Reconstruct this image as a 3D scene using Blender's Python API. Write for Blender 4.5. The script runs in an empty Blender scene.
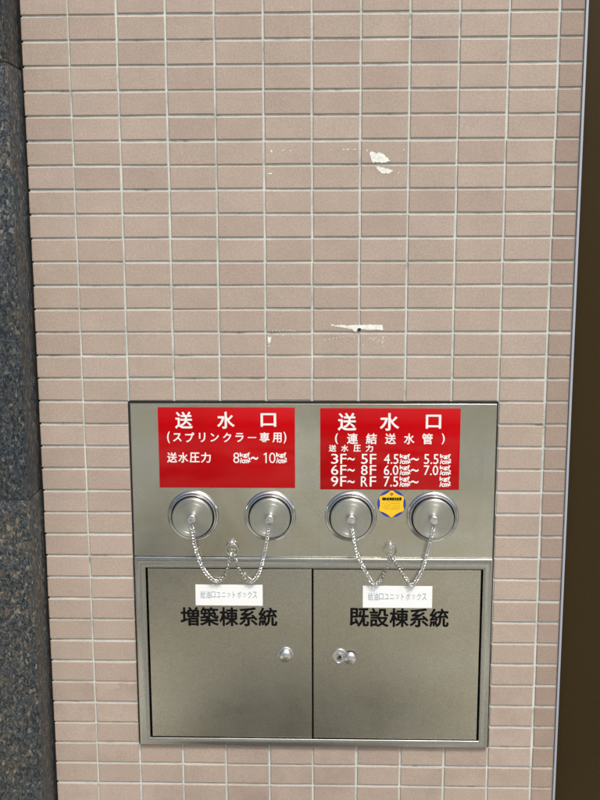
import bpy, bmesh, math, random
from mathutils import Vector, Matrix
random.seed(7)
S = bpy.context.scene
C = S.collection
R = math.radians

# ------------------------------------------------------------------ camera
cam_d = bpy.data.cameras.new('camera')
cam = bpy.data.objects.new('camera', cam_d); C.objects.link(cam)
cam_d.sensor_fit = 'HORIZONTAL'; cam_d.sensor_width = 36; cam_d.lens = 59.725
cam_d.clip_start = 0.05; cam_d.clip_end = 2000
rx, ry, rz = (0.99958, 0.028765, -0.003469), (-0.001392, 0.16728, 0.985909), (0.02894, -0.98549, 0.167249)
cam.matrix_world = Matrix(((rx[0], ry[0], rz[0], 0.63558), (rx[1], ry[1], rz[1], -2.1219),
                           (rx[2], ry[2], rz[2], 1.38895), (0, 0, 0, 1)))
S.camera = cam
S.render.resolution_x = 768; S.render.resolution_y = 1024

# ------------------------------------------------------------------ sky and sun (bright overcast)
SUN_EL, SUN_AZ = R(57), R(152)          # azimuth clockwise from +Y: the sun is in front of the wall, a little right
w = bpy.data.worlds.new('World'); S.world = w; w.use_nodes = True
nt = w.node_tree; nt.nodes.clear()
sky = nt.nodes.new('ShaderNodeTexSky'); sky.sky_type = 'NISHITA'; sky.sun_disc = False
sky.sun_elevation = SUN_EL; sky.sun_rotation = SUN_AZ; sky.dust_density = 6; sky.air_density = 1.0; sky.ozone_density = 0.6
bg = nt.nodes.new('ShaderNodeBackground'); bg.inputs[1].default_value = 0.065
ou = nt.nodes.new('ShaderNodeOutputWorld')
nt.links.new(sky.outputs[0], bg.inputs[0]); nt.links.new(bg.outputs[0], ou.inputs[0])
sd = bpy.data.lights.new('sun', 'SUN'); sd.energy = 1.5; sd.angle = R(11); sd.color = (1.0, 0.955, 0.89)
so = bpy.data.objects.new('sun', sd); C.objects.link(so)
dirv = Vector((math.sin(SUN_AZ) * math.cos(SUN_EL), math.cos(SUN_AZ) * math.cos(SUN_EL), math.sin(SUN_EL)))
so.rotation_euler = dirv.to_track_quat('Z', 'Y').to_euler(); so.location = (1, -6, 6)
S.view_settings.view_transform = 'Standard'; S.view_settings.look = 'None'
S.view_settings.exposure = 1.0; S.view_settings.gamma = 1.0

# ------------------------------------------------------------------ helpers
class N:
    """small node-tree writer"""
    def __init__(s, name):
        s.m = bpy.data.materials.new(name); s.m.use_nodes = True
        s.t = s.m.node_tree; s.t.nodes.clear()
        s.out = s.t.nodes.new('ShaderNodeOutputMaterial')
        s.b = s.t.nodes.new('ShaderNodeBsdfPrincipled'); s.l(s.b.outputs[0], s.out.inputs[0])
    def l(s, a, b): s.t.links.new(a, b)
    def n(s, typ, **k):
        nd = s.t.nodes.new(typ)
        for a, v in k.items():
            if a.startswith('i_'):
                key = a[2:]; key = int(key) if key.isdigit() else key.replace('_', ' ')
                if hasattr(v, 'is_output'): s.l(v, nd.inputs[key])
                else: nd.inputs[key].default_value = v
            else: setattr(nd, a, v)
        return nd
    def ramp(s, fac, stops, interp='LINEAR'):
        r = s.t.nodes.new('ShaderNodeValToRGB'); r.color_ramp.interpolation = interp
        e = r.color_ramp.elements
        while len(e) < len(stops): e.new(0.5)
        for el, (p, c) in zip(e, stops):
            el.position = p; el.color = (*c, 1) if len(c) == 3 else c
        s.l(fac, r.inputs[0]); return r.outputs[0]
    def mix(s, f, a, b, mode='MIX'):
        x = s.n('ShaderNodeMix', data_type='RGBA', blend_type=mode)
        for i, v in ((0, f), (6, a), (7, b)):
            if hasattr(v, 'is_output'): s.l(v, x.inputs[i])
            else: x.inputs[i].default_value = (*v, 1) if isinstance(v, tuple) and len(v) == 3 else v
        return x.outputs[2]
    def math(s, op, a, b=0.0):
        x = s.n('ShaderNodeMath', operation=op)
        for i, v in ((0, a), (1, b)):
            if hasattr(v, 'is_output'): s.l(v, x.inputs[i])
            else: x.inputs[i].default_value = v
        return x.outputs[0]
    def pos(s): return s.n('ShaderNodeNewGeometry').outputs['Position']
    def noise(s, scale, detail=3, rough=0.55, vec=None, out=0, **k):
        x = s.n('ShaderNodeTexNoise', i_Scale=scale, i_Detail=detail, i_Roughness=rough, **k)
        s.l(vec if vec is not None else s.pos(), x.inputs['Vector']); return x.outputs[out]
    def vmul(s, v, xyz):
        x = s.n('ShaderNodeVectorMath', operation='MULTIPLY'); s.l(v, x.inputs[0]); x.inputs[1].default_value = xyz
        return x.outputs[0]
    def bump(s, h, dist, strength=1.0):
        x = s.n('ShaderNodeBump', i_Strength=strength, i_Distance=dist); s.l(h, x.inputs['Height'])
        s.l(x.outputs[0], s.b.inputs['Normal'])
    def set(s, **k):
        for a, v in k.items():
            i = s.b.inputs[a.replace('_', ' ')]
            if hasattr(v, 'is_output'): s.l(v, i)
            else: i.default_value = (*v, 1) if isinstance(v, tuple) and len(v) == 3 else v
        return s

def simple(name, col, rough=0.5, metal=0.0, **k):
    n = N(name); n.set(Base_Color=col, Roughness=rough, Metallic=metal, **k); return n.m

# --- materials
def mat_tile():
    n = N('tile_glaze'); p = n.pos()
    sep = n.n('ShaderNodeSeparateXYZ', i_0=p)
    cx = n.math('FLOOR', n.math('MULTIPLY', sep.outputs[0], 10.0))
    cz = n.math('FLOOR', n.math('MULTIPLY', n.math('ADD', sep.outputs[2], 0.025), 20.0))
    cv = n.n('ShaderNodeCombineXYZ', i_0=cx, i_2=cz)
    wn = n.n('ShaderNodeTexWhiteNoise', noise_dimensions='3D', i_0=cv.outputs[0])
    base = n.ramp(wn.outputs[0], [(0.0, (0.380, 0.312, 0.268)), (0.35, (0.396, 0.332, 0.282)),
                                  (0.7, (0.404, 0.339, 0.288)), (1.0, (0.422, 0.355, 0.312))])
    # soft cloudy kiln variation and fine speckle
    cl = n.ramp(n.noise(9, 4, 0.6), [(0.3, (0.93, 0.93, 0.93)), (0.7, (1.06, 1.055, 1.05))])
    c = n.mix(1.0, base, cl, 'MULTIPLY')
    sp = n.ramp(n.noise(900, 2, 0.7), [(0.3, (0.72, 0.74, 0.77)), (0.5, (1, 1, 1)), (0.72, (1.24, 1.2, 1.15))])
    c = n.mix(0.8, c, sp, 'MULTIPLY')
    sp2 = n.ramp(n.noise(260, 2, 0.6), [(0.35, (0.84, 0.87, 0.91)), (0.65, (1.12, 1.08, 1.05))])
    c = n.mix(0.8, c, sp2, 'MULTIPLY')
    # the outermost corner column is a little darker and browner
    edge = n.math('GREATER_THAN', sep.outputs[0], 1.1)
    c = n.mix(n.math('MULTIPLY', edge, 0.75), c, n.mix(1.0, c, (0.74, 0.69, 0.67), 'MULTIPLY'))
    g = n.ramp(n.noise(7, 5, 0.7), [(0.48, (0,) * 3), (0.66, (1,) * 3)])      # darker brown patches near the pavement
    low = n.math('LESS_THAN', n.math('ADD', sep.outputs[2], n.math('MULTIPLY', n.noise(5, 4, 0.7), 0.5)), 0.62)
    c = n.mix(n.math('MULTIPLY', n.math('MULTIPLY', g, low), 0.3), c, (0.20, 0.16, 0.13))
    st = n.noise(1.0, 4, 0.6, n.vmul(p, (26, 1, 3)))
    c = n.mix(n.math('MULTIPLY', n.ramp(st, [(0.55, (0, 0, 0)), (0.8, (1, 1, 1))]), 0.25), c, (0.30, 0.27, 0.25))
    n.set(Base_Color=c, Roughness=n.ramp(n.noise(30, 3), [(0.3, (0.42,) * 3), (0.7, (0.6,) * 3)]), Specular_IOR_Level=0.45)
    h = n.math('ADD', n.noise(500, 3, 0.6), n.math('MULTIPLY', n.noise(35, 2), 2.0))
    n.bump(h, 0.00035); return n.m
def mat_grout():
    n = N('grout'); p = n.pos()
    c = n.ramp(n.noise(14, 5, 0.65), [(0.28, (0.24, 0.27, 0.25)), (0.42, (0.50, 0.56, 0.53)), (0.7, (0.68, 0.73, 0.70))])
    sp = n.ramp(n.noise(700, 2), [(0.3, (0.75,) * 3), (0.6, (1.05,) * 3)])
    n.set(Base_Color=n.mix(1.0, c, sp, 'MULTIPLY'), Roughness=0.9); n.bump(n.noise(400, 3), 0.0005); return n.m
def mat_steel(name, base, rough, wave=0.0, brown=0.3, brush=(1.5, 1, 1.0), aniso=0.35):
    n = N(name); p = n.pos()
    brushn = n.noise(1.0, 3, 0.6, n.vmul(p, (brush[0] * 60, 60, brush[2] * 700)))
    st = n.ramp(n.noise(3.2, 5, 0.62, n.vmul(p, (1.0, 1, 1.6))), [(0.38, (0,) * 3), (0.72, (1,) * 3)])
    c = n.mix(n.math('MULTIPLY', st, brown), base, tuple(b * k for b, k in zip(base, (0.86, 0.76, 0.58))))
    drip = n.ramp(n.noise(1.0, 4, 0.65, n.vmul(p, (42, 1, 2.2))), [(0.56, (0,) * 3), (0.75, (1,) * 3)])
    c = n.mix(n.math('MULTIPLY', drip, brown * 0.35), c, tuple(b * k for b, k in zip(base, (0.66, 0.60, 0.50))))
    gr = n.ramp(n.noise(650, 2, 0.7), [(0.3, (0.74,) * 3), (0.7, (1.24,) * 3)])
    c = n.mix(0.8, c, gr, 'MULTIPLY')
    c = n.mix(0.35, c, n.ramp(brushn, [(0.3, (0.85,) * 3), (0.7, (1.1,) * 3)]), 'MULTIPLY')
    n.set(Base_Color=c, Metallic=1.0, Anisotropic=aniso,
          Roughness=n.ramp(n.noise(7, 4, 0.6), [(0.3, (rough - 0.05,) * 3), (0.7, (rough + 0.08,) * 3)]))
    h = n.math('ADD', n.math('MULTIPLY', brushn, 0.05), n.math('MULTIPLY', n.noise(1.0, 3, 0.5, n.vmul(p, (9, 5, 3.5))), wave))
    n.bump(h, 0.0012); return n.m
def mat_turned():
    n = N('turned_steel'); n_t = n.n('ShaderNodeTangent', direction_type='RADIAL', axis='Y')
    tc = n.n('ShaderNodeTexCoord'); oi = n.n('ShaderNodeObjectInfo')
    sep = n.n('ShaderNodeSeparateXYZ', i_0=tc.outputs['Object'])
    r = n.math('SQRT', n.math('ADD', n.math('MULTIPLY', sep.outputs[0], sep.outputs[0]), n.math('MULTIPLY', sep.outputs[2], sep.outputs[2])))
    rings = n.n('ShaderNodeTexNoise', noise_dimensions='1D', i_Scale=2500.0, i_Detail=2.0); n.l(r, rings.inputs['W'])
    st = n.ramp(n.noise(34, 3, 0.55), [(0.58, (0,) * 3), (0.75, (1,) * 3)])
    c = n.mix(n.math('MULTIPLY', st, 0.45), (0.54, 0.565, 0.53), (0.40, 0.31, 0.18))
    c = n.mix(0.3, c, n.ramp(rings.outputs[0], [(0.3, (0.7,) * 3), (0.7, (1.2,) * 3)]), 'MULTIPLY')
    n.set(Base_Color=c, Metallic=1.0, Roughness=0.36, Anisotropic=0.8, Anisotropic_Rotation=0.25, Tangent=n_t.outputs[0])
    n.bump(n.math('ADD', n.math('MULTIPLY', rings.outputs[0], 0.3), n.noise(500, 2)), 0.0001); return n.m
def mat_granite():
    n = N('polished_granite'); p = n.pos()
    d = n.noise(45, 3, 0.6, out=1)
    pr = n.n('ShaderNodeMapping', i_Rotation=(0.0, R(38), R(20)), i_Scale=(1.0, 1.0, 0.62)); n.l(p, pr.inputs[0])
    pv = n.n('ShaderNodeVectorMath', operation='ADD', i_0=pr.outputs[0]); n.l(n.vmul(d, (0.012,) * 3), pv.inputs[1])
    v = n.n('ShaderNodeTexVoronoi', i_Scale=205.0, i_Randomness=1.0); n.l(pv.outputs[0], v.inputs['Vector'])
    sc = n.n('ShaderNodeSeparateColor', i_0=v.outputs['Color'])
    c = n.ramp(sc.outputs[0], [(0.0, (0.005, 0.009, 0.015)), (0.30, (0.012, 0.022, 0.036)), (0.50, (0.030, 0.045, 0.064)),
                               (0.70, (0.052, 0.060, 0.074)), (0.80, (0.070, 0.060, 0.050)), (0.92, (0.105, 0.098, 0.090)), (1.0, (0.20, 0.20, 0.195))])
    v2 = n.n('ShaderNodeTexVoronoi', i_Scale=520.0); n.l(pv.outputs[0], v2.inputs['Vector'])
    s2 = n.n('ShaderNodeSeparateColor', i_0=v2.outputs['Color'])
    c2 = n.ramp(s2.outputs[1], [(0.0, (0.004, 0.010, 0.018)), (0.45, (0.025, 0.038, 0.048)), (0.8, (0.085, 0.082, 0.080)), (1.0, (0.22, 0.22, 0.21))])
    c = n.mix(0.40, c, c2)
    big = n.ramp(n.noise(9, 3, 0.6), [(0.35, (0.92, 1.0, 1.03)), (0.65, (1.12, 1.04, 0.90))])
    c = n.mix(1.0, c, big, 'MULTIPLY')
    zz = n.n('ShaderNodeSeparateXYZ', i_0=p)               # the lowest slab is a browner stone
    c = n.mix(n.math('LESS_THAN', zz.outputs[2], 0.8263), c, n.mix(1.0, c, (1.04, 1.0, 0.94), 'MULTIPLY'))
    n.set(Base_Color=c, Roughness=n.ramp(s2.outputs[0], [(0, (0.32,) * 3), (1, (0.55,) * 3)]), Specular_IOR_Level=0.22)
    n.bump(n.noise(160, 3), 0.0004); return n.m
def mat_sign():
    n = N('red_acrylic')
    c = n.ramp(n.noise(5, 3), [(0.3, (0.39, 0.001, 0.003)), (0.7, (0.46, 0.001, 0.005))])
    n.set(Base_Color=c, Roughness=0.10, Specular_IOR_Level=0.28); n.bump(n.noise(18, 2), 0.0004); return n.m
def mat_bronze():
    n = N('bronze_paint')
    c = n.ramp(n.noise(500, 3, 0.7), [(0.3, (0.022, 0.013, 0.003)), (0.55, (0.038, 0.024, 0.007)), (0.8, (0.066, 0.043, 0.014))])
    n.set(Base_Color=c, Roughness=0.45, Specular_IOR_Level=0.2); n.bump(n.noise(600, 2), 0.0002); return n.m
def mat_ground(name, lo, hi, sc=6.0, dist=0.003, patch=0.0):
    n = N(name)
    c = n.ramp(n.noise(sc, 6, 0.65), [(0.3, lo), (0.7, hi)])
    sp = n.ramp(n.noise(220, 3, 0.7), [(0.3, (0.8,) * 3), (0.7, (1.15,) * 3)])
    c = n.mix(0.8, c, sp, 'MULTIPLY')
    if patch:                       # light and dark patches added out of view for the steel to reflect
        off = n.n('ShaderNodeVectorMath', operation='ADD', i_0=n.pos()); off.inputs[1].default_value = (3.0, 2.4, 0.0)
        c = n.mix(patch, c, n.ramp(n.noise(0.8, 3, 0.5, off.outputs[0]), [(0.42, (0.28, 0.28, 0.27)), (0.50, (1.0, 1.0, 1.0)), (0.58, (1.7, 1.7, 1.68))]), 'MULTIPLY')
    n.set(Base_Color=c, Roughness=0.85); n.bump(n.noise(180, 4), dist); return n.m

M = dict(
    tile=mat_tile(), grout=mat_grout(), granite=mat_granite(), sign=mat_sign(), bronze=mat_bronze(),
    plate=mat_steel('plate_steel', (0.60, 0.625, 0.585), 0.22, wave=0.0, brown=0.9),
    frame=mat_steel('frame_steel', (0.52, 0.54, 0.535), 0.25, wave=0.0, brown=0.3),
    door=mat_steel('door_steel', (0.50, 0.505, 0.455), 0.27, wave=0.0, brown=0.4),
    turned=mat_turned(), ring=mat_steel('ring_steel', (0.62, 0.65, 0.67), 0.2, brown=0.05, aniso=0.0),
    chain=simple('chain_steel', (0.68, 0.69, 0.68), 0.24, 1.0), knob=simple('knob_chrome', (0.72, 0.74, 0.76), 0.24, 1.0),
    rubber=simple('black_sealant', (0.008, 0.010, 0.009), 0.8), dark=simple('dark_inside', (0.01, 0.01, 0.01), 0.8),
    white=simple('white_print', (0.80, 0.79, 0.80), 0.4), black=simple('black_vinyl', (0.004, 0.004, 0.005), 0.6, Specular_IOR_Level=0.12),
    label=simple('white_label', (0.80, 0.84, 0.86), 0.5), ink=simple('label_ink', (0.16, 0.26, 0.34), 0.5),
    blue=simple('blue_foil', (0.022, 0.05, 0.30), 0.35), yellow=simple('yellow_foil', (0.80, 0.52, 0.015), 0.4),
    ochre=simple('ochre_print', (0.33, 0.20, 0.02), 0.5), maroon=simple('maroon_print', (0.22, 0.05, 0.05), 0.5),
    filler=mat_ground('white_filler', (0.66, 0.70, 0.66), (0.82, 0.86, 0.83), 90.0, dist=0.0006), trim=simple('anodised_trim', (0.38, 0.42, 0.48), 0.5, 0.0),
    trimdark=simple('trim_gasket', (0.006, 0.006, 0.02), 0.6),
    pave=mat_ground('pavement_concrete', (0.24, 0.235, 0.20), (0.36, 0.35, 0.30), patch=1.0), road=mat_ground('asphalt', (0.04, 0.04, 0.042), (0.065, 0.065, 0.065)),
    kerb=mat_ground('kerb_concrete', (0.28, 0.28, 0.26), (0.38, 0.37, 0.35)), mortar=simple('pillar_mortar', (0.10, 0.11, 0.11), 0.9),
)

def link(name, me, m, parent=None):
    o = bpy.data.objects.new(name, me); C.objects.link(o)
    if m is not None and not me.materials: me.materials.append(m)
    if parent is not None: o.parent = parent
    return o
def from_bm(name, bm, m, parent=None, smooth=False, loc=None):
    bmesh.ops.recalc_face_normals(bm, faces=bm.faces)
    me = bpy.data.meshes.new(name); bm.to_mesh(me); bm.free()
    if smooth:
        for f in me.polygons: f.use_smooth = True
        me.set_sharp_from_angle(angle=R(38))
    o = link(name, me, m, parent)
    if loc: o.location = loc
    return o
def tag(o, label=None, cat=None, group=None, kind=None):
    if label: o['label'] = label
    if cat: o['category'] = cat
    if group: o['group'] = group
    if kind: o['kind'] = kind
    return o
def empty(name, loc, *a, **k):
    o = bpy.data.objects.new(name, None); C.objects.link(o); o.location = loc; o.empty_display_size = 0.05
    return tag(o, *a, **k)
def box(bm, x0, x1, y0, y1, z0, z1, bev=0.0, seg=2):
    mtx = Matrix.Translation(((x0 + x1) / 2, (y0 + y1) / 2, (z0 + z1) / 2)) @ Matrix.Diagonal((x1 - x0, y1 - y0, z1 - z0, 1))
    r = bmesh.ops.create_cube(bm, size=1, matrix=mtx)
    if bev > 0:
        ed = {e for v in r['verts'] for e in v.link_edges}
        bmesh.ops.bevel(bm, geom=list(ed), offset=bev, segments=seg, affect='EDGES', profile=0.5)
def boxo(name, m, dims, bev=0.0, parent=None, seg=2):
    bm = bmesh.new(); box(bm, *dims, bev=bev, seg=seg); return from_bm(name, bm, m, parent, smooth=bev > 0)
def ring_rects(bm, rects):
    """rects: list of (x0,x1,z0,z1,y); bridges successive rectangles into a mitred moulding"""
    prev = None
    for x0, x1, z0, z1, y in rects:
        vs = [bm.verts.new(p) for p in ((x0, y, z0), (x1, y, z0), (x1, y, z1), (x0, y, z1))]
        if prev:
            for i in range(4): bm.faces.new((prev[i], prev[(i + 1) % 4], vs[(i + 1) % 4], vs[i]))
        prev = vs
def lathe(bm, prof, n=64, cx=0, cz=0):
    """prof: list of (radius, y); axis along Y"""
    loops = []
    for r, y in prof:
        if r < 1e-6: loops.append([bm.verts.new((cx, y, cz))])
        else: loops.append([bm.verts.new((cx + r * math.cos(2 * math.pi * i / n), y, cz + r * math.sin(2 * math.pi * i / n))) for i in range(n)])
    for a, b in zip(loops, loops[1:]):
        for i in range(n):
            j = (i + 1) % n
            if len(a) == 1: bm.faces.new((a[0], b[i], b[j]))
            elif len(b) == 1: bm.faces.new((a[i], a[j], b[0]))
            else: bm.faces.new((a[i], a[j], b[j], b[i]))
def tube(bm, pts, r, n=8, closed=False):
    pts = [Vector(p) for p in pts]; L = len(pts); loops = []
    up = None
    for i, p in enumerate(pts):
        a = pts[(i - 1) % L] if closed or i else pts[0]; b = pts[(i + 1) % L] if closed or i < L - 1 else pts[-1]
        t = (b - a).normalized()
        if up is None: up = t.orthogonal().normalized()
        up = (up - t * up.dot(t)).normalized(); s = t.cross(up)
        loops.append([bm.verts.new(p + up * r * math.cos(2 * math.pi * k / n) + s * r * math.sin(2 * math.pi * k / n)) for k in range(n)])
    pr = list(zip(loops, loops[1:])) + ([(loops[-1], loops[0])] if closed else [])
    for la, lb in pr:
        off = 0
        if la is loops[-1]:
            off = min(range(n), key=lambda o: (la[0].co - lb[o].co).length)
        for k in range(n): bm.faces.new((la[k], la[(k + 1) % n], lb[(k + 1 + off) % n], lb[(k + off) % n]))
    if not closed:
        bm.faces.new(loops[0]); bm.faces.new(loops[-1])
def poly_prism(bm, pts, y0, y1):
    """flat outline in X,Z given thickness from y0 (front) to y1"""
    f = [bm.verts.new((x, y0, z)) for x, z in pts]; b = [bm.verts.new((x, y1, z)) for x, z in pts]
    bm.faces.new(f); bm.faces.new(b[::-1])
    for i in range(len(pts)):
        j = (i + 1) % len(pts); bm.faces.new((f[i], b[i], b[j], f[j]))
def text(bm, s, bx, y, off=0.0, thick=0.0002, bold=0.0):
    bold = bold or (off * 0.03 if off > 0.02 else 0.0); off = min(off, 0.008)
    """letters of the built-in font, fitted to the box (x0,x1,z0,z1) standing on plane y"""
    cu = bpy.data.curves.new('t', 'FONT'); cu.body = s; cu.offset = off; cu.extrude = 0.01; cu.resolution_u = 3
    ob = bpy.data.objects.new('t', cu); C.objects.link(ob)
    dg = bpy.context.evaluated_depsgraph_get(); me = bpy.data.meshes.new_from_object(ob.evaluated_get(dg))
    C.objects.unlink(ob); bpy.data.objects.remove(ob); bpy.data.curves.remove(cu)
    xs = [v.co.x for v in me.vertices]; ys = [v.co.y for v in me.vertices]
    ax, bx_, ay, by = min(xs), max(xs), min(ys), max(ys); x0, x1, z0, z1 = bx
    for v in me.vertices:
        X = x0 + (v.co.x - ax) / (bx_ - ax) * (x1 - x0); Z = z0 + (v.co.y - ay) / (by - ay) * (z1 - z0)
        Y = y - thick if v.co.z > 0 else y + 0.0001
        v.co = (X, Y, Z)
    if bold:
        b0 = [v.co.copy() for v in me.vertices]
        for k, (ax_, az_) in enumerate(((0, 0), (1, 0), (-1, 0), (0, 1), (0, -1))):
            for v, c in zip(me.vertices, b0): v.co = (c.x + ax_ * bold, c.y - 0.00002 * k, c.z + az_ * bold * 0.8)
            bm.from_mesh(me)
    else: bm.from_mesh(me)
    bpy.data.meshes.remove(me)

# ------------------------------------------------------------------ setting: street in front of the wall
o = boxo('ground', M['road'], (-150, 150, -150, 150, -0.22, -0.12)); tag(o, kind='structure')
o = boxo('pavement', M['pave'], (-40, 40, -9.0, 6, -0.118, 0.0)); tag(o, kind='structure')
o = boxo('kerb', M['kerb'], (-40, 40, -9.152, -9.002, -0.118, 0.003), bev=0.01); tag(o, kind='structure')

# ------------------------------------------------------------------ tiled wall
ZT = 1.825                                     # height of tile row line 0
wall = empty('tiled_wall', (0.58, 0, 0), 'wall of small pinkish beige ceramic tiles with pale grey green joints', 'wall')
WX0, WX1, WZ0, WZ1 = 0.0060, 1.1505, 0.0, 2.975
HX0, HX1, HZ0, HZ1 = 0.2, 1.0, 0.225, 1.025     # opening for the cabinet
bm = bmesh.new()
G = 0.0027
box(bm, WX0, HX0, G, 0.20, WZ0, WZ1); box(bm, HX1, WX1, G, 0.20, WZ0, WZ1)
box(bm, HX0, HX1, G, 0.20, HZ1, WZ1); box(bm, HX0, HX1, G, 0.20, WZ0, HZ0)
def P(o, parent):                              # parent to an empty without moving the part
    o.parent = parent; o.matrix_parent_inverse = Matrix.Translation(-parent.location); return o
P(from_bm('grout', bm, M['grout']), wall)

def tile_geo(wd, ht, rnd):
    vs, fs = [], []
    def rect(ins, y):
        b = len(vs); j = [rnd.uniform(-0.0003, 0.0003) for _ in range(8)]
        cr = 0.0010
        for k, (sx, sz) in enumerate(((-1, -1), (1, -1), (1, 1), (-1, 1))):
            x = sx * (wd / 2 - ins) + j[2 * k]; z = sz * (ht / 2 - ins) + j[2 * k + 1]
            vs.append((x, y, z))
        return b
    st = rnd.getstate()
    loops = []
    for ins, y in ((0.0, 0.0048), (0.0, 0.0017), (0.0005, 0.0006), (0.0017, 0.0)):
        rnd.setstate(st); loops.append(rect(ins, y))
    for a, b in zip(loops, loops[1:]):
        for i in range(4):
            j = (i + 1) % 4; fs.append((a + i, a + j, b + j, b + i))
    fs.append(tuple(loops[-1] + i for i in range(4)))
    return vs, fs
rnd = random.Random(3)
TW, TH = 0.0957, 0.0456
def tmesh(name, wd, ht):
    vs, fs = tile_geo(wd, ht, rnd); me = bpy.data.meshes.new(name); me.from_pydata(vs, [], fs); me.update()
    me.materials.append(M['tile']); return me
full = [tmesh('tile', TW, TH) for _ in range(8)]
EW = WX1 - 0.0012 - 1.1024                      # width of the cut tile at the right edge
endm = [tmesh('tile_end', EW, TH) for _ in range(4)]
stuff_v, stuff_f = [], []
cnt = 0
for r in range(-23, 37):
    for c in range(0, 12):
        if 2 <= c <= 9 and 16 <= r <= 31: continue
        half = c == 11
        x = (1.1026 + EW / 2) if half else c * 0.1 + 0.05 + (0.0010 if c == 0 else 0)
        z = ZT - r * 0.05 - 0.025
        h = TH
        if r == 36: z = 0.011; h = 0.02
        dx, dz = rnd.gauss(0, 0.00035), rnd.gauss(0, 0.00035)
        dy = rnd.uniform(-0.0003, 0.0003)
        rot = (rnd.gauss(0, 0.0035), rnd.gauss(0, 0.0018), rnd.gauss(0, 0.0025))
        vis = -1 <= r <= 34 and not (half and r in (-1, 34, 33, 32))
        if vis and cnt < 300:
            cnt += 1
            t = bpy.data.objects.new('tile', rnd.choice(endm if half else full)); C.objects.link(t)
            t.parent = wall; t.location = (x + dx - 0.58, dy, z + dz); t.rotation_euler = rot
        else:
            vs, fs = tile_geo(EW if half else TW, h, rnd); b = len(stuff_v)
            stuff_v += [(x + dx + a, dy + y_, z + dz + q) for a, y_, q in vs]
            stuff_f += [tuple(b + i for i in f) for f in fs]
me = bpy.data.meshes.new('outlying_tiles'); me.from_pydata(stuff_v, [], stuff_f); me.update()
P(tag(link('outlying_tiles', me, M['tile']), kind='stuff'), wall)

# white filler left on the tiles where an old sign was fixed
def flakes(label, polys, dots, th=0.0007):
    bm = bmesh.new()
    for pl in polys:
        q = []
        for i, a in enumerate(pl):                       # ragged outline
            b = pl[(i + 1) % len(pl)]; q.append(a)
            n = max(1, int(math.dist(a, b) / 0.0025))
            for k in range(1, n):
                f = k / n; q.append((a[0] + (b[0] - a[0]) * f + rnd.gauss(0, 0.0007), a[1] + (b[1] - a[1]) * f + rnd.gauss(0, 0.0008)))
        poly_prism(bm, q, -th, 0.0006)
    for x, z, a, b in dots:
        n = 7; ph = rnd.random() * 6
        poly_prism(bm, [(x + a * rnd.uniform(.6, 1.1) * math.cos(ph + k * 2 * math.pi / n), z + b * rnd.uniform(.6, 1.1) * math.sin(ph + k * 2 * math.pi / n)) for k in range(n)], -th * 0.7, 0.0006)
    o = P(from_bm('filler_mark', bm, M['filler']), wall); o['label'] = label; return o
flakes('ragged white filler patch on the upper tiles',
       [[(0.7191, 1.548), (0.7253, 1.5515), (0.7331, 1.5464), (0.7408, 1.5489), (0.7512, 1.5428), (0.7632, 1.5311), (0.7514, 1.5287), (0.7255, 1.5292), (0.7212, 1.5389)],
        [(0.7318, 1.5212), (0.7411, 1.5196), (0.7681, 1.5124), (0.7594, 1.5059), (0.7438, 1.5069), (0.736, 1.5146)]],
       [(0.7139, 1.5531, .0017, .0022), (0.7801, 1.5083, .0014, .0014), (0.79, 1.5547, .002, .0012)])
flakes('short white filler dashes on the upper tiles', [],
       [(0.5159, 1.5527, .0022, .0036), (0.5398, 1.5541, .003, .001), (0.5554, 1.554, .003, .001), (0.6399, 1.5555, .0016, .001),
        (0.665, 1.5554, .0035, .001), (0.674, 1.5554, .0045, .001), (0.6891, 1.5553, .002, .001), (0.5129, 1.5071, .006, .0018)])
flakes('long white filler streak with a screw hole',
       [[(0.6396, 1.1912), (0.6521, 1.1908), (0.749, 1.1916), (0.7506, 1.1801), (0.7064, 1.1817), (0.7035, 1.1838), (0.6965, 1.1838), (0.6945, 1.178), (0.6895, 1.1777), (0.6844, 1.1827), (0.6571, 1.1872), (0.6396, 1.1897)]], [])
flakes('speckles of white filler on the middle tiles', [],
       [(x, z, rnd.uniform(.0008, .002), rnd.uniform(.0007, .0014)) for x, z in
        [(0.6272, 1.1587), (0.6522, 1.1637), (0.66, 1.165), (0.6771, 1.1677), (0.682, 1.168), (0.7219, 1.1637), (0.726, 1.162), (0.7319, 1.1617), (0.736, 1.164), (0.7517, 1.1652),
         (0.751, 1.162), (0.7543, 1.1587), (0.75, 1.156), (0.7494, 1.1527), (0.7494, 1.1451), (0.7525, 1.144), (0.7095, 1.1487), (0.6172, 1.1527), (0.742, 1.158), (0.738, 1.155),
         (0.689, 1.1655), (0.637, 1.161), (0.645, 1.1625), (0.667, 1.166), (0.731, 1.159)]])
flakes('small white filler chip with dots on the middle tiles',
       [[(0.5033, 1.1668), (0.5133, 1.1653), (0.5105, 1.158), (0.5082, 1.1502), (0.5047, 1.1537)]],
       [(x, z, rnd.uniform(.001, .0022), rnd.uniform(.0007, .0013)) for x, z in
        [(0.5149, 1.1785), (0.5224, 1.1798), (0.530, 1.1785), (0.5374, 1.1798), (0.5449, 1.1788), (0.5524, 1.1798), (0.5624, 1.1782), (0.558, 1.179), (0.5249, 1.1703), (0.5373, 1.1688), (0.507, 1.1465), (0.541, 1.1705)]])
bm = bmesh.new(); lathe(bm, [(0.0001, -0.0010), (0.0028, -0.0010), (0.0034, -0.0004), (0.0034, 0.002)], 16, 0.7, 1.1805)
o = P(from_bm('screw_hole', bm, M['dark']), wall)

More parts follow.
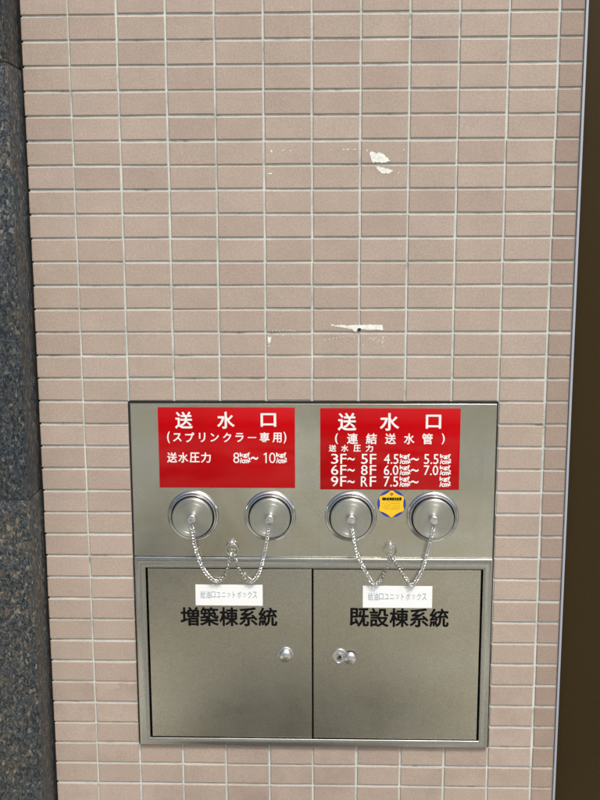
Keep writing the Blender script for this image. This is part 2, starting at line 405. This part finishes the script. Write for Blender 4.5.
# ------------------------------------------------------------------ granite pillar
pil = empty('granite_pillar', (-0.2, 0, 0), 'polished dark blue grey granite pillar left of the tiled wall', 'pillar')
zj = [-0.001, 0.8263, 1.7211, 2.616, 2.975]
for a, b in zip(zj, zj[1:]):
    o = boxo('granite_slab', M['granite'], (-0.45, -0.0035, -0.085, 0.195, a + (0.0016 if a > 0 else 0.001), b - 0.0016), bev=0.0012)
    P(o, pil)
P(boxo('pillar_core', M['mortar'], (-0.447, -0.0065, -0.082, 0.19, 0.001, 2.97)), pil)
P(boxo('joint_sealant', M['rubber'], (-0.0034, 0.0058, 0.0105, 0.0140, 0.001, 2.97)), pil)

# ------------------------------------------------------------------ bronze panel and trim at the right
br = empty('bronze_panel', (1.4, 0, 0), 'dark brown bronze metal door panel to the right of the tiles', 'panel')
P(boxo('leaf', M['bronze'], (1.1594, 1.85, 0.012, 0.06, 0.004, 2.6), bev=0.002), br)
P(boxo('head', M['bronze'], (1.1594, 1.85, -0.004, 0.08, 2.603, 2.97), bev=0.002), br)
P(boxo('gasket', M['trimdark'], (1.1564, 1.1590, 0.004, 0.06, 0.004, 2.97)), br)
tr = boxo('corner_trim', M['trim'], (1.1512, 1.1562, -0.0035, 0.05, 0.003, 2.97), bev=0.0008)
tag(tr, 'thin pale bluish metal strip along the right edge of the tiles', 'trim')

# ------------------------------------------------------------------ cabinet
cab = empty('inlet_cabinet', (0.6, 0, 0.225), 'recessed stainless steel fire inlet cabinet with a plate over two doors', 'cabinet')
X0, X1, Z0, Z1 = 0.2030, 0.9975, 0.2262, 1.0215
ZR = 0.6750                                    # top of the door frame
bm = bmesh.new()
box(bm, X0 + .003, X1 - .003, 0.13, 0.135, Z0 + .003, Z1 - .003)
for d in ((X0 + .003, X0 + .005, .006, .13, Z0 + .003, Z1 - .003), (X1 - .005, X1 - .003, .006, .13, Z0 + .003, Z1 - .003),
          (X0 + .005, X1 - .005, .006, .13, Z1 - .005, Z1 - .003), (X0 + .005, X1 - .005, .006, .13, Z0 + .003, Z0 + .005)): box(bm, *d)
P(from_bm('housing', bm, M['dark']), cab)
# sealant line round the cabinet
bm = bmesh.new()
ring_rects(bm, [(0.1986, 1.0010, 0.2235, 1.0262, 0.012), (0.1986, 1.0010, 0.2235, 1.0262, 0.0016), (X0 - .0003, X1 + .0003, Z0 - .0003, Z1 + .0003, 0.0016), (X0 - .0003, X1 + .0003, Z0 - .0003, Z1 + .0003, 0.012)])
P(from_bm('sealant', bm, M['rubber']), cab)
# upper plate, folded edges
def folded(bm, x0, x1, z0, z1, y, r=0.0022, depth=0.012, warp=0.00018):
    rc = [(x0, x1, z0, z1, y + depth)]
    for k in range(5):
        a = k / 4 * math.pi / 2; i = r * (1 - math.cos(a)); rc.append((x0 + i, x1 - i, z0 + i, z1 - i, y + r - r * math.sin(a)))
    ring_rects(bm, rc)
    x0 += r; x1 -= r; z0 += r; z1 -= r
    nx, nz = 72, 48
    ph = [rnd.uniform(0, 6.28) for _ in range(8)]
    g = [[None] * (nz + 1) for _ in range(nx + 1)]
    for i in range(nx + 1):
        for j in range(nz + 1):
            
            u, v = i / nx, j / nz; X = x0 + (x1 - x0) * u; Z = z0 + (z1 - z0) * v      # sheet metal is never quite flat
            fade = min(1, 10 * u, 10 * (1 - u), 7 * v, 7 * (1 - v)); fade = fade * fade * (3 - 2 * fade)
            q = math.sin(X * 31 + ph[0] + 1.3 * math.sin(Z * 17 + ph[1])) + 0.8 * math.sin(X * 67 + Z * 14 + ph[2]) + 0.9 * math.sin(Z * 36 + ph[3] + math.sin(X * 21 + ph[4])) + 0.35 * math.sin(X * 120 + Z * 60 + ph[5])
            g[i][j] = bm.verts.new((X, y + warp * fade * q, Z))
    for i in range(nx):
        for j in range(nz): bm.faces.new((g[i][j], g[i + 1][j], g[i + 1][j + 1], g[i][j + 1]))
    bmesh.ops.remove_doubles(bm, verts=bm.verts, dist=1e-6)
YP = -0.0030
bm = bmesh.new(); folded(bm, X0, X1, ZR + 0.0003, Z1, YP)
P(from_bm('plate', bm, M['plate'], smooth=True), cab)
# door frame with rounded lips
IX0, IX1, IZ0, IZ1 = 0.2275, 0.9768, 0.2440, 0.6510
YF = -0.0095
bm = bmesh.new(); rc = [(X0, X1, Z0, ZR, 0.004)]; r = 0.0040
for k in range(6):
    a = k / 5 * math.pi / 2; i = r * (1 - math.cos(a)); rc.append((X0 + i, X1 - i, Z0 + i, ZR - i, YF + r - r * math.sin(a)))
A0 = (X0 + .004, X1 - .004, Z0 + .004, ZR - .004); A1 = (IX0 - .0018, IX1 + .0018, IZ0 - .0018, IZ1 + .0018)
for k in range(1, 8):                          # the rails are slightly crowned
    f = k / 8; rc.append(tuple(a * (1 - f) + b * f for a, b in zip(A0, A1)) + (YF - 0.0020 * (1 - (2 * f - 1) ** 2),))
r = 0.0018
for k in range(5):
    a = math.pi / 2 * (1 - k / 4); i = r * (1 - math.cos(a)); rc.append((IX0 - i, IX1 + i, IZ0 - i, IZ1 + i, YF + r - r * math.sin(a)))
rc.append((IX0, IX1, IZ0, IZ1, 0.010))
ring_rects(bm, rc); P(from_bm('door_frame', bm, M['frame'], smooth=True), cab)
YD = -0.0070
def cab_door(x0, x1, label):
    bm = bmesh.new(); folded(bm, x0, x1, IZ0 + 0.0022, IZ1 - 0.0022, YD, r=0.0014, depth=0.014, warp=0.00004)
    d = P(from_bm('door', bm, M['door'], smooth=True), cab); d['label'] = label; return d
dl = cab_door(0.2318, 0.5982, 'left stainless door lettered in black')
dr = cab_door(0.6018, 0.9728, 'right stainless door lettered in black')
P(boxo('mullion', M['dark'], (0.594, 0.606, 0.009, 0.03, IZ0, IZ1)), cab)
def child(o, parent): o.parent = parent; o.matrix_parent_inverse = parent.matrix_world.inverted(); return o
def sub(o, parent):                            # third level: the parent door carries the world offset already
    o.parent = parent; return o
def lettering(s, bx, parent, m, y, off, n='lettering'):
    bm = bmesh.new(); k = len(s); x0, x1, z0, z1 = bx; pitch = (x1 - x0) / (k - 0.06)
    for i, ch in enumerate(s): text(bm, ch, (x0 + i * pitch, x0 + i * pitch + pitch * 0.93, z0, z1), y, 0.006, bold=off)
    o = from_bm(n, bm, m); o.parent = parent; return o
lettering('増築棟系統', (0.3038, 0.5205, 0.5151, 0.5584), dl, M['black'], YD, 0.0010)
lettering('既設棟系統', (0.6836, 0.9031, 0.5159, 0.5589), dr, M['black'], YD, 0.0010)
def latch(cx, cz, parent, closed):
    bm = bmesh.new()
    lathe(bm, [(0.0178, YD + .001), (0.0178, YD - .0022), (0.0168, YD - .0034), (0.0150, YD - .0036), (0.0146, YD - .0026), (0.0, YD - .0026)], 40, cx, cz)
    o = from_bm('lock_plate', bm, M['knob'], smooth=True); o.parent = parent
    if closed:
        bm = bmesh.new(); lathe(bm, [(0.0142, YD - .0028), (0.0142, YD - .008), (0.0130, YD - .0105), (0.0095, YD - .0128), (0.005, YD - .0140), (0, YD - .0143)], 40, cx, cz)
        o = from_bm('knob', bm, M['knob'], smooth=True); o.parent = parent
    else:
        bm = bmesh.new(); lathe(bm, [(0.0085, YD - .0026), (0.0085, YD - .0046), (0.0075, YD - .0052), (0.0, YD - .0052)], 30, cx, cz)
        o = from_bm('lock_cylinder', bm, M['ring'], smooth=True); o.parent = parent
        bm = bmesh.new(); lathe(bm, [(0.0036, YD - .0050), (0.0036, YD - .0056), (0.0, YD - .0056)], 20, cx, cz); box(bm, cx - .0009, cx + .0009, YD - .0055, YD - .005, cz - .006, cz + .001)
        o = from_bm('keyhole', bm, M['rubber']); o.parent = parent
        kx, kz = cx + 0.0235, cz - 0.0022
        bm = bmesh.new(); lathe(bm, [(0.0138, YD - .0040), (0.0138, YD - .0085), (0.0128, YD - .0108), (0.0095, YD - .0130), (0.005, YD - .0142), (0, YD - .0145)], 40, kx, kz)
        o = from_bm('knob', bm, M['knob'], smooth=True); o.parent = parent
latch(0.5390, 0.4482, dl, True)
latch(0.6612, 0.4455, dr, False)

# ------------------------------------------------------------------ red signs
def sign(x0, x1, z0, z1, label):
    e = empty('red_sign', ((x0 + x1) / 2, YP, z0), label, 'sign', 'red signs on the cabinet plate')
    P(boxo('sign_board', M['sign'], (x0, x1, YP - 0.0024, YP - 0.0002, z0, z1), bev=0.0005), e)
    return e, YP - 0.0024
def unit(bm, x0, x1, z0, z1, y):
    """the crowded pressure unit squeezed into one character cell"""
    h = z1 - z0; w_ = x1 - x0
    text(bm, 'kgf', (x0, x1 - w_ * 0.06, z0 + h * 0.50, z1), y, 0, bold=.0006)
    text(bm, '/cm', (x0, x0 + w_ * 0.80, z0, z0 + h * 0.50), y, 0, bold=.0006)
    text(bm, '2', (x0 + w_ * 0.78, x1, z0 + h * 0.12, z0 + h * 0.52), y, 0, bold=.0006)
e, y = sign(0.2640, 0.5620, 0.8338, 1.0130, 'red sign for the sprinkler inlet with pressure 8 to 10')
bm = bmesh.new()
for s, b in (('送', (0.3020, 0.3392, 0.9666, 1.0031)), ('水', (0.3939, 0.4306, 0.9668, 1.0032)), ('口', (0.4885, 0.5209, 0.9714, 1.0001))): text(bm, s, b, y, 0.006, bold=.0007)
s = 'スプリンクラー専用'; x0 = 0.2925; pit = 0.0272
cells = {'ス': (.85, .8), 'プ': (.9, .95), 'リ': (.62, .9), 'ン': (.82, .8), 'ク': (.82, .9), 'ラ': (.8, .86), 'ー': (.82, .07), '専': (.95, 1), '用': (.9, .95)}
for i, ch in enumerate(s):
    fw, fh = cells[ch]; cx = x0 + pit * (i + 0.5) - 0.0005; wd = 0.0215 * fw; hh = 0.0225 * fh; cz = 0.9468
    text(bm, ch, (cx - wd / 2, cx + wd / 2, cz - hh / 2, cz + hh / 2), y, 0.006, bold=.0004)
text(bm, '(', (0.2836, 0.2890, 0.9340, 0.9595), y, 0.004, bold=.0004); text(bm, ')', (0.5375, 0.5430, 0.9340, 0.9595), y, 0.004, bold=.0004)
for i, ch in enumerate('送水圧力'): text(bm, ch, (0.2824 + i * 0.0247, 0.2824 + i * 0.0247 + 0.0212, 0.8907, 0.9129), y, 0.004, bold=.0004)
text(bm, '8', (0.4272, 0.4405, 0.8898, 0.9133), y, -0.006); unit(bm, 0.4420, 0.4645, 0.8899, 0.9130, y)
text(bm, '~', (0.4660, 0.4810, 0.8975, 0.9040), y, 0.004, bold=.0004)
poly_prism(bm, [(.4975, .8900), (.5003, .8900), (.5003, .9132), (.4983, .9132), (.4935, .9098), (.4940, .9078), (.4975, .9092)], y - .0002, y + .0001); text(bm, '0', (0.5055, 0.5195, 0.8898, 0.9133), y, -0.006); unit(bm, 0.5215, 0.5440, 0.8901, 0.9133, y)
P(from_bm('lettering', bm, M['white']), e)

e, y = sign(0.6170, 0.9195, 0.8310, 1.0115, 'red sign for the standpipe inlet listing floors 3F to RF and pressures')
bm = bmesh.new()
for s, b in (('送', (0.6555, 0.6946, 0.9630, 1.0010)), ('水', (0.7463, 0.7871, 0.9632, 1.0010)), ('口', (0.8455, 0.8773, 0.9678, 0.9975))): text(bm, s, b, y, 0.006, bold=.0007)
for s, a, b in (('(', .6495, .6553), ('連', .6752, .6985), ('結', .7164, .7395), ('送', .7575, .7806), ('水', .7986, .8206), ('管', .8376, .8600), (')', .8800, .8860)):
    text(bm, s, (a, b, 0.9332, 0.9564), y, 0.006, bold=.0004)
for i, ch in enumerate('送水圧力'): text(bm, ch, (0.6361 + i * 0.0266, 0.6361 + i * 0.0266 + 0.0155, 0.9162, 0.9308), y, 0.006, bold=.0004)
for (za, zb, a, b, c, d) in ((0.8893, 0.9108, '3', '5', '4.5', '5.5'), (0.8645, 0.8857, '6', '8', '6.0', '7.0'), (0.8385, 0.8606, '9', 'R', '7.5', None)):
    text(bm, a, (.6410, .6560, za, zb), y, -0.006, bold=.0004); text(bm, 'F', (.6612, .6740, za, zb), y, -0.006, bold=.0004); text(bm, '~', (.6765, .6920, za + .007, za + .0135), y, .012)
    text(bm, b, (.7062, .7200, za, zb), y, -0.006, bold=.0004); text(bm, 'F', (.7254, .7387, za, zb), y, -0.006, bold=.0004)
    text(bm, c, (.7559, .7868, za, zb), y, -0.006, bold=.0004); unit(bm, .7905, .8130, za, zb, y); text(bm, '~', (.8140, .8310, za + .007, za + .0135), y, .012)
    if d: text(bm, d, (.8427, .8735, za, zb), y, -0.006, bold=.0004)
    unit(bm, .8775, .9008, za, zb, y)
P(from_bm('lettering', bm, M['white']), e)

# ------------------------------------------------------------------ yellow and blue certificate sticker
st = empty('round_sticker', (0.7735, YP, 0.768), 'round blue sticker with a yellow star shaped emblem between the middle caps', 'sticker')
cx, cz = 0.7735, 0.7990
bm = bmesh.new(); lathe(bm, [(0.0, YP - .0006), (0.0312, YP - .0006), (0.0312, YP - .0001)], 48, cx, cz)
P(from_bm('sticker_disc', bm, M['blue']), st)
bm = bmesh.new(); pl = []
for k in range(72):
    a = 2 * math.pi * k / 72 + math.pi / 2
    rr = 0.0275 + 0.0026 * math.cos(6 * a - 3 * math.pi) + 0.0006 * math.cos(12 * a)
    pl.append((cx + rr * math.cos(a), cz + rr * math.sin(a)))
poly_prism(bm, pl, YP - .0009, YP - .0006)
P(from_bm('emblem', bm, M['yellow']), st)
bm = bmesh.new()
for i in range(8): text(bm, '消防設備認定証票'[i], (cx - .0212 + i * .0054, cx - .0212 + i * .0054 + .0048, cz + .0078, cz + .0142), YP - .0009, 0, 0.0001, bold=.0004)
P(from_bm('header_print', bm, M['black']), st)
bm = bmesh.new()
for j in range(5):
    x = cx - .0195 + (0.004 if j == 4 else 0); zz = cz + .0045 - j * .0042
    while x < cx + .0185 - (0.004 if j == 4 else 0):
        L = rnd.uniform(.0008, .0030)
        if rnd.random() < 0.8: box(bm, x, x + L, YP - .00105, YP - .0009, zz, zz + .0011)
        x += L + rnd.uniform(.0006, .0014)
P(from_bm('fine_print', bm, M['ochre']), st)
bm = bmesh.new(); lathe(bm, [(0.0012, YP - .0010), (0.0030, YP - .0010), (0.0030, YP - .0009)], 20, cx, cz + .0215)
poly_prism(bm, [(cx - .004, cz + .0245), (cx - .0028, cz + .0250), (cx, cz + .0195), (cx + .0028, cz + .0250), (cx + .004, cz + .0245), (cx, cz + .0172)], YP - .00112, YP - .00092)
P(from_bm('crest', bm, M['maroon']), st)

# ------------------------------------------------------------------ paper labels across the frame and doors
def paper(x0, x1, z0, z1, tb, label):
    e = empty('paper_label', ((x0 + x1) / 2, YD, z0), label, 'label', 'white labels above the door lettering')
    bm = bmesh.new(); box(bm, x0, x1, YD - .0010, YD - .0001, z0, z1); P(from_bm('label_strip', bm, M['label']), e)
    bm = bmesh.new(); s = '給油口ユニットボックス'; a, b, c, d = tb; pit = (b - a) / len(s)
    for i, ch in enumerate(s):
        fw, fh = {'給': (1, 1), '油': (1, 1), '口': (.85, .8), 'ッ': (.62, .6), 'ニ': (.8, .55), 'ト': (.5, .85), 'ユ': (.85, .65)}.get(ch, (.88, .85))
        w_ = pit * 0.92 * fw; h = (d - c) * fh; mx = a + pit * (i + .5)
        text(bm, ch, (mx - w_ / 2, mx + w_ / 2, (c + d) / 2 - h / 2, (c + d) / 2 + h / 2), YD - .0010, 0.0, 0.0001)
    P(from_bm('lettering', bm, M['ink']), e)
paper(0.3383, 0.4886, 0.5635, 0.6118, (0.3490, 0.4770, 0.5795, 0.5975), 'white label above the lettering on the left door')
paper(0.7119, 0.8657, 0.5610, 0.6115, (0.7230, 0.8540, 0.5775, 0.5960), 'white label above the lettering on the right door')

# ------------------------------------------------------------------ inlet caps
def cap(cx, cz, label, src=None):
    e = empty('fire_inlet', (cx, YP, cz), label, 'inlet', 'round capped steel inlets')
    if src:
        for ch in src.children:
            c = ch.copy(); C.objects.link(c); c.parent = e; c.rotation_euler = (0, rnd.uniform(0, 6), 0)
        return e
    def part(name, prof, m, n=96):
        bm = bmesh.new(); lathe(bm, prof, n); o = from_bm(name, bm, m, e, smooth=True); return o
    part('flange', [(.0572, .0005), (.0572, -.0016), (.0560, -.0040), (.0540, -.0058), (.0522, -.0066), (.0516, -.0060), (.0514, -.0020), (.0500, -.0020)], M['ring'])
    part('collar', [(.0508, -.0040), (.0508, -.0105), (.0500, -.0120), (.0486, -.0124), (.0476, -.0118), (.0474, -.0034)], M['ring'])
    part('groove', [(.0474, -.0030), (.0440, -.0030), (.0440, -.0034)], M['rubber'])
    part('cap_disc', [(.0444, -.0030), (.0444, -.0200), (.0443, -.0208), (.0430, -.0219), (.0418, -.0220), (.0415, -.0225), (.0345, -.0226), (.0342, -.0223), (.0334, -.0223), (.0331, -.0227), (.0300, -.0227), (.0180, -.0228), (.0, -.0230)], M['turned'])
    part('cap_knob', [(.0070, -.0228), (.0070, -.0262), (.0090, -.0268), (.0098, -.0300), (.0096, -.0312), (.0086, -.0322), (.0070, -.0326), (.0, -.0328)], M['knob'], 40)
    return e
CZ = 0.7703
c1 = cap(0.3368, CZ, 'first capped steel inlet from the left, under the sprinkler sign')
c2 = cap(0.5068, CZ, 'second capped steel inlet from the left, under the right corner of the sprinkler sign', c1)
c3 = cap(0.6843, CZ, 'third capped steel inlet from the left, just left of the yellow sticker', c1)
c4 = cap(0.8637, CZ, 'rightmost capped steel inlet, just right of the yellow sticker', c1)

# ------------------------------------------------------------------ chain hooks and chains
HK = []
for cx, cz, lb in ((0.4210, 0.7085, 'steel peg with a small ring between the two left caps'), (0.7713, 0.7055, 'steel peg with a small ring between the two right caps')):
    e = empty('chain_hook', (cx, YP, cz), lb, 'hook', 'pegs holding the chains')
    bm = bmesh.new(); lathe(bm, [(.0075, .0002), (.0075, -.0015), (.0042, -.0022), (.0040, -.0100), (.0052, -.0108), (.0054, -.0128), (.0044, -.0140), (0, -.0144)], 28)
    from_bm('peg', bm, M['knob'], e, smooth=True)
    bm = bmesh.new(); rr = 0.0135
    tube(bm, [(rr * math.sin(a) * 1.0 + 0.0006, -.0078 - 0.002 * math.cos(a), -0.0135 + rr * math.cos(a)) for a in [2 * math.pi * k / 36 for k in range(36)]], 0.0013, 8, True)
    from_bm('ring', bm, M['chain'], e, smooth=True); HK.append(e)

def link_mesh(L=0.0118, W=0.0069, r=0.00115):
    bm = bmesh.new(); pts = []; rr = W / 2 - r * 0.6; h = L / 2 - rr
    for k in range(7): a = -math.pi / 2 + math.pi * k / 6; pts.append((h + rr * math.cos(a), rr * math.sin(a), 0))
    for k in range(7): a = math.pi / 2 + math.pi * k / 6; pts.append((-h + rr * math.cos(a), rr * math.sin(a), 0))
    tube(bm, pts, r, 7, True); return bm
def catmull(pts, n=40):
    P_ = [Vector(p) for p in pts]; P_ = [2 * P_[0] - P_[1]] + P_ + [2 * P_[-1] - P_[-2]]; out = []
    for i in range(1, len(P_) - 2):
        for k in range(n):
            t = k / n; a, b, c, d = P_[i - 1:i + 3]
            out.append(0.5 * ((2 * b) + (c - a) * t + (2 * a - 5 * b + 4 * c - d) * t * t + (3 * b - a - 3 * c + d) * t ** 3))
    out.append(P_[-2]); return out
base = link_mesh()
bme = bpy.data.meshes.new('chain_link_src'); base.to_mesh(bme); base.free()
def chain(pts, label, knob, pitch=0.0072):
    c = catmull(pts); acc = [0]
    for a, b in zip(c, c[1:]): acc.append(acc[-1] + (b - a).length)
    tot = acc[-1]; n = int(tot / pitch); bm = bmesh.new(); j = 0
    for i in range(n + 1):
        s = tot * i / n
        while j < len(acc) - 2 and acc[j + 1] < s: j += 1
        f = (s - acc[j]) / max(1e-9, acc[j + 1] - acc[j]); p = c[j].lerp(c[j + 1], f); t = (c[j + 1] - c[j]).normalized()
        yv = Vector((0, -1, 0)); yv = (yv - t * yv.dot(t)).normalized(); zv = t.cross(yv)
        m3 = Matrix((t, yv, zv)).transposed().to_4x4()
        tw = Matrix.Rotation(R(72 + rnd.gauss(0, 9)), 4, 'X') @ Matrix.Rotation(R(30 + rnd.gauss(0, 4)), 4, 'Y') @ Matrix.Rotation(R(12), 4, 'Z')
        mt = Matrix.Translation(p) @ m3 @ tw
        k0 = len(bm.verts); bm.from_mesh(bme); bm.verts.ensure_lookup_table()
        for v in bm.verts[k0:]: v.co = mt @ v.co
    e = empty('cap_chain', tuple(c[0]), label, 'chain', 'chains from the caps to the pegs')
    P(from_bm('chain_links', bm, M['chain'], smooth=True), e)
    bm = bmesh.new(); kx, kz = knob; q = c[0]          # wire strap hooked behind the knob
    tube(bm, [(kx - .0065, YP - .0245, kz - .001), (kx - .0070, YP - .0250, kz - .006), (q.x - .0015, q.y, q.z + .004), (q.x, q.y, q.z), (q.x + .0015, q.y, q.z + .004), (kx + .0070, YP - .0250, kz - .006), (kx + .0065, YP - .0245, kz - .001)], .0008, 6)
    P(from_bm('strap', bm, M['chain'], smooth=True), e)
def yd(pts, ys): return [(x, y_, z) for (x, z), y_ in zip(pts, ys)]
YS = [-.030, -.0285, -.020, -.0150, -.0140, -.0125, -.0105]
chain(yd([(.3360, .7520), (.3385, .7400), (.3410, .7060), (.3565, .6530), (.3840, .6228), (.4060, .6370), (.4195, .6830)], YS),
      'steel chain from the first cap down to the left peg', (.3368, CZ))
chain(yd([(.5050, .7500), (.5035, .7420), (.4960, .6990), (.4820, .6445), (.4615, .6212), (.4400, .6440), (.4240, .6830)], YS),
      'steel chain from the second cap down to the left peg', (.5068, CZ))
chain(yd([(.6855, .7510), (.6880, .7400), (.6975, .6915), (.7215, .6390), (.7400, .6180), (.7590, .6440), (.7705, .6800)], YS),
      'steel chain from the third cap down to the right peg', (.6843, CZ))
chain(yd([(.8630, .7510), (.8610, .7430), (.8525, .6970), (.8400, .6490), (.8185, .6168), (.7975, .6440), (.7745, .6800)], YS),
      'steel chain from the rightmost cap down to the right peg', (.8637, CZ))
bpy.data.meshes.remove(bme)
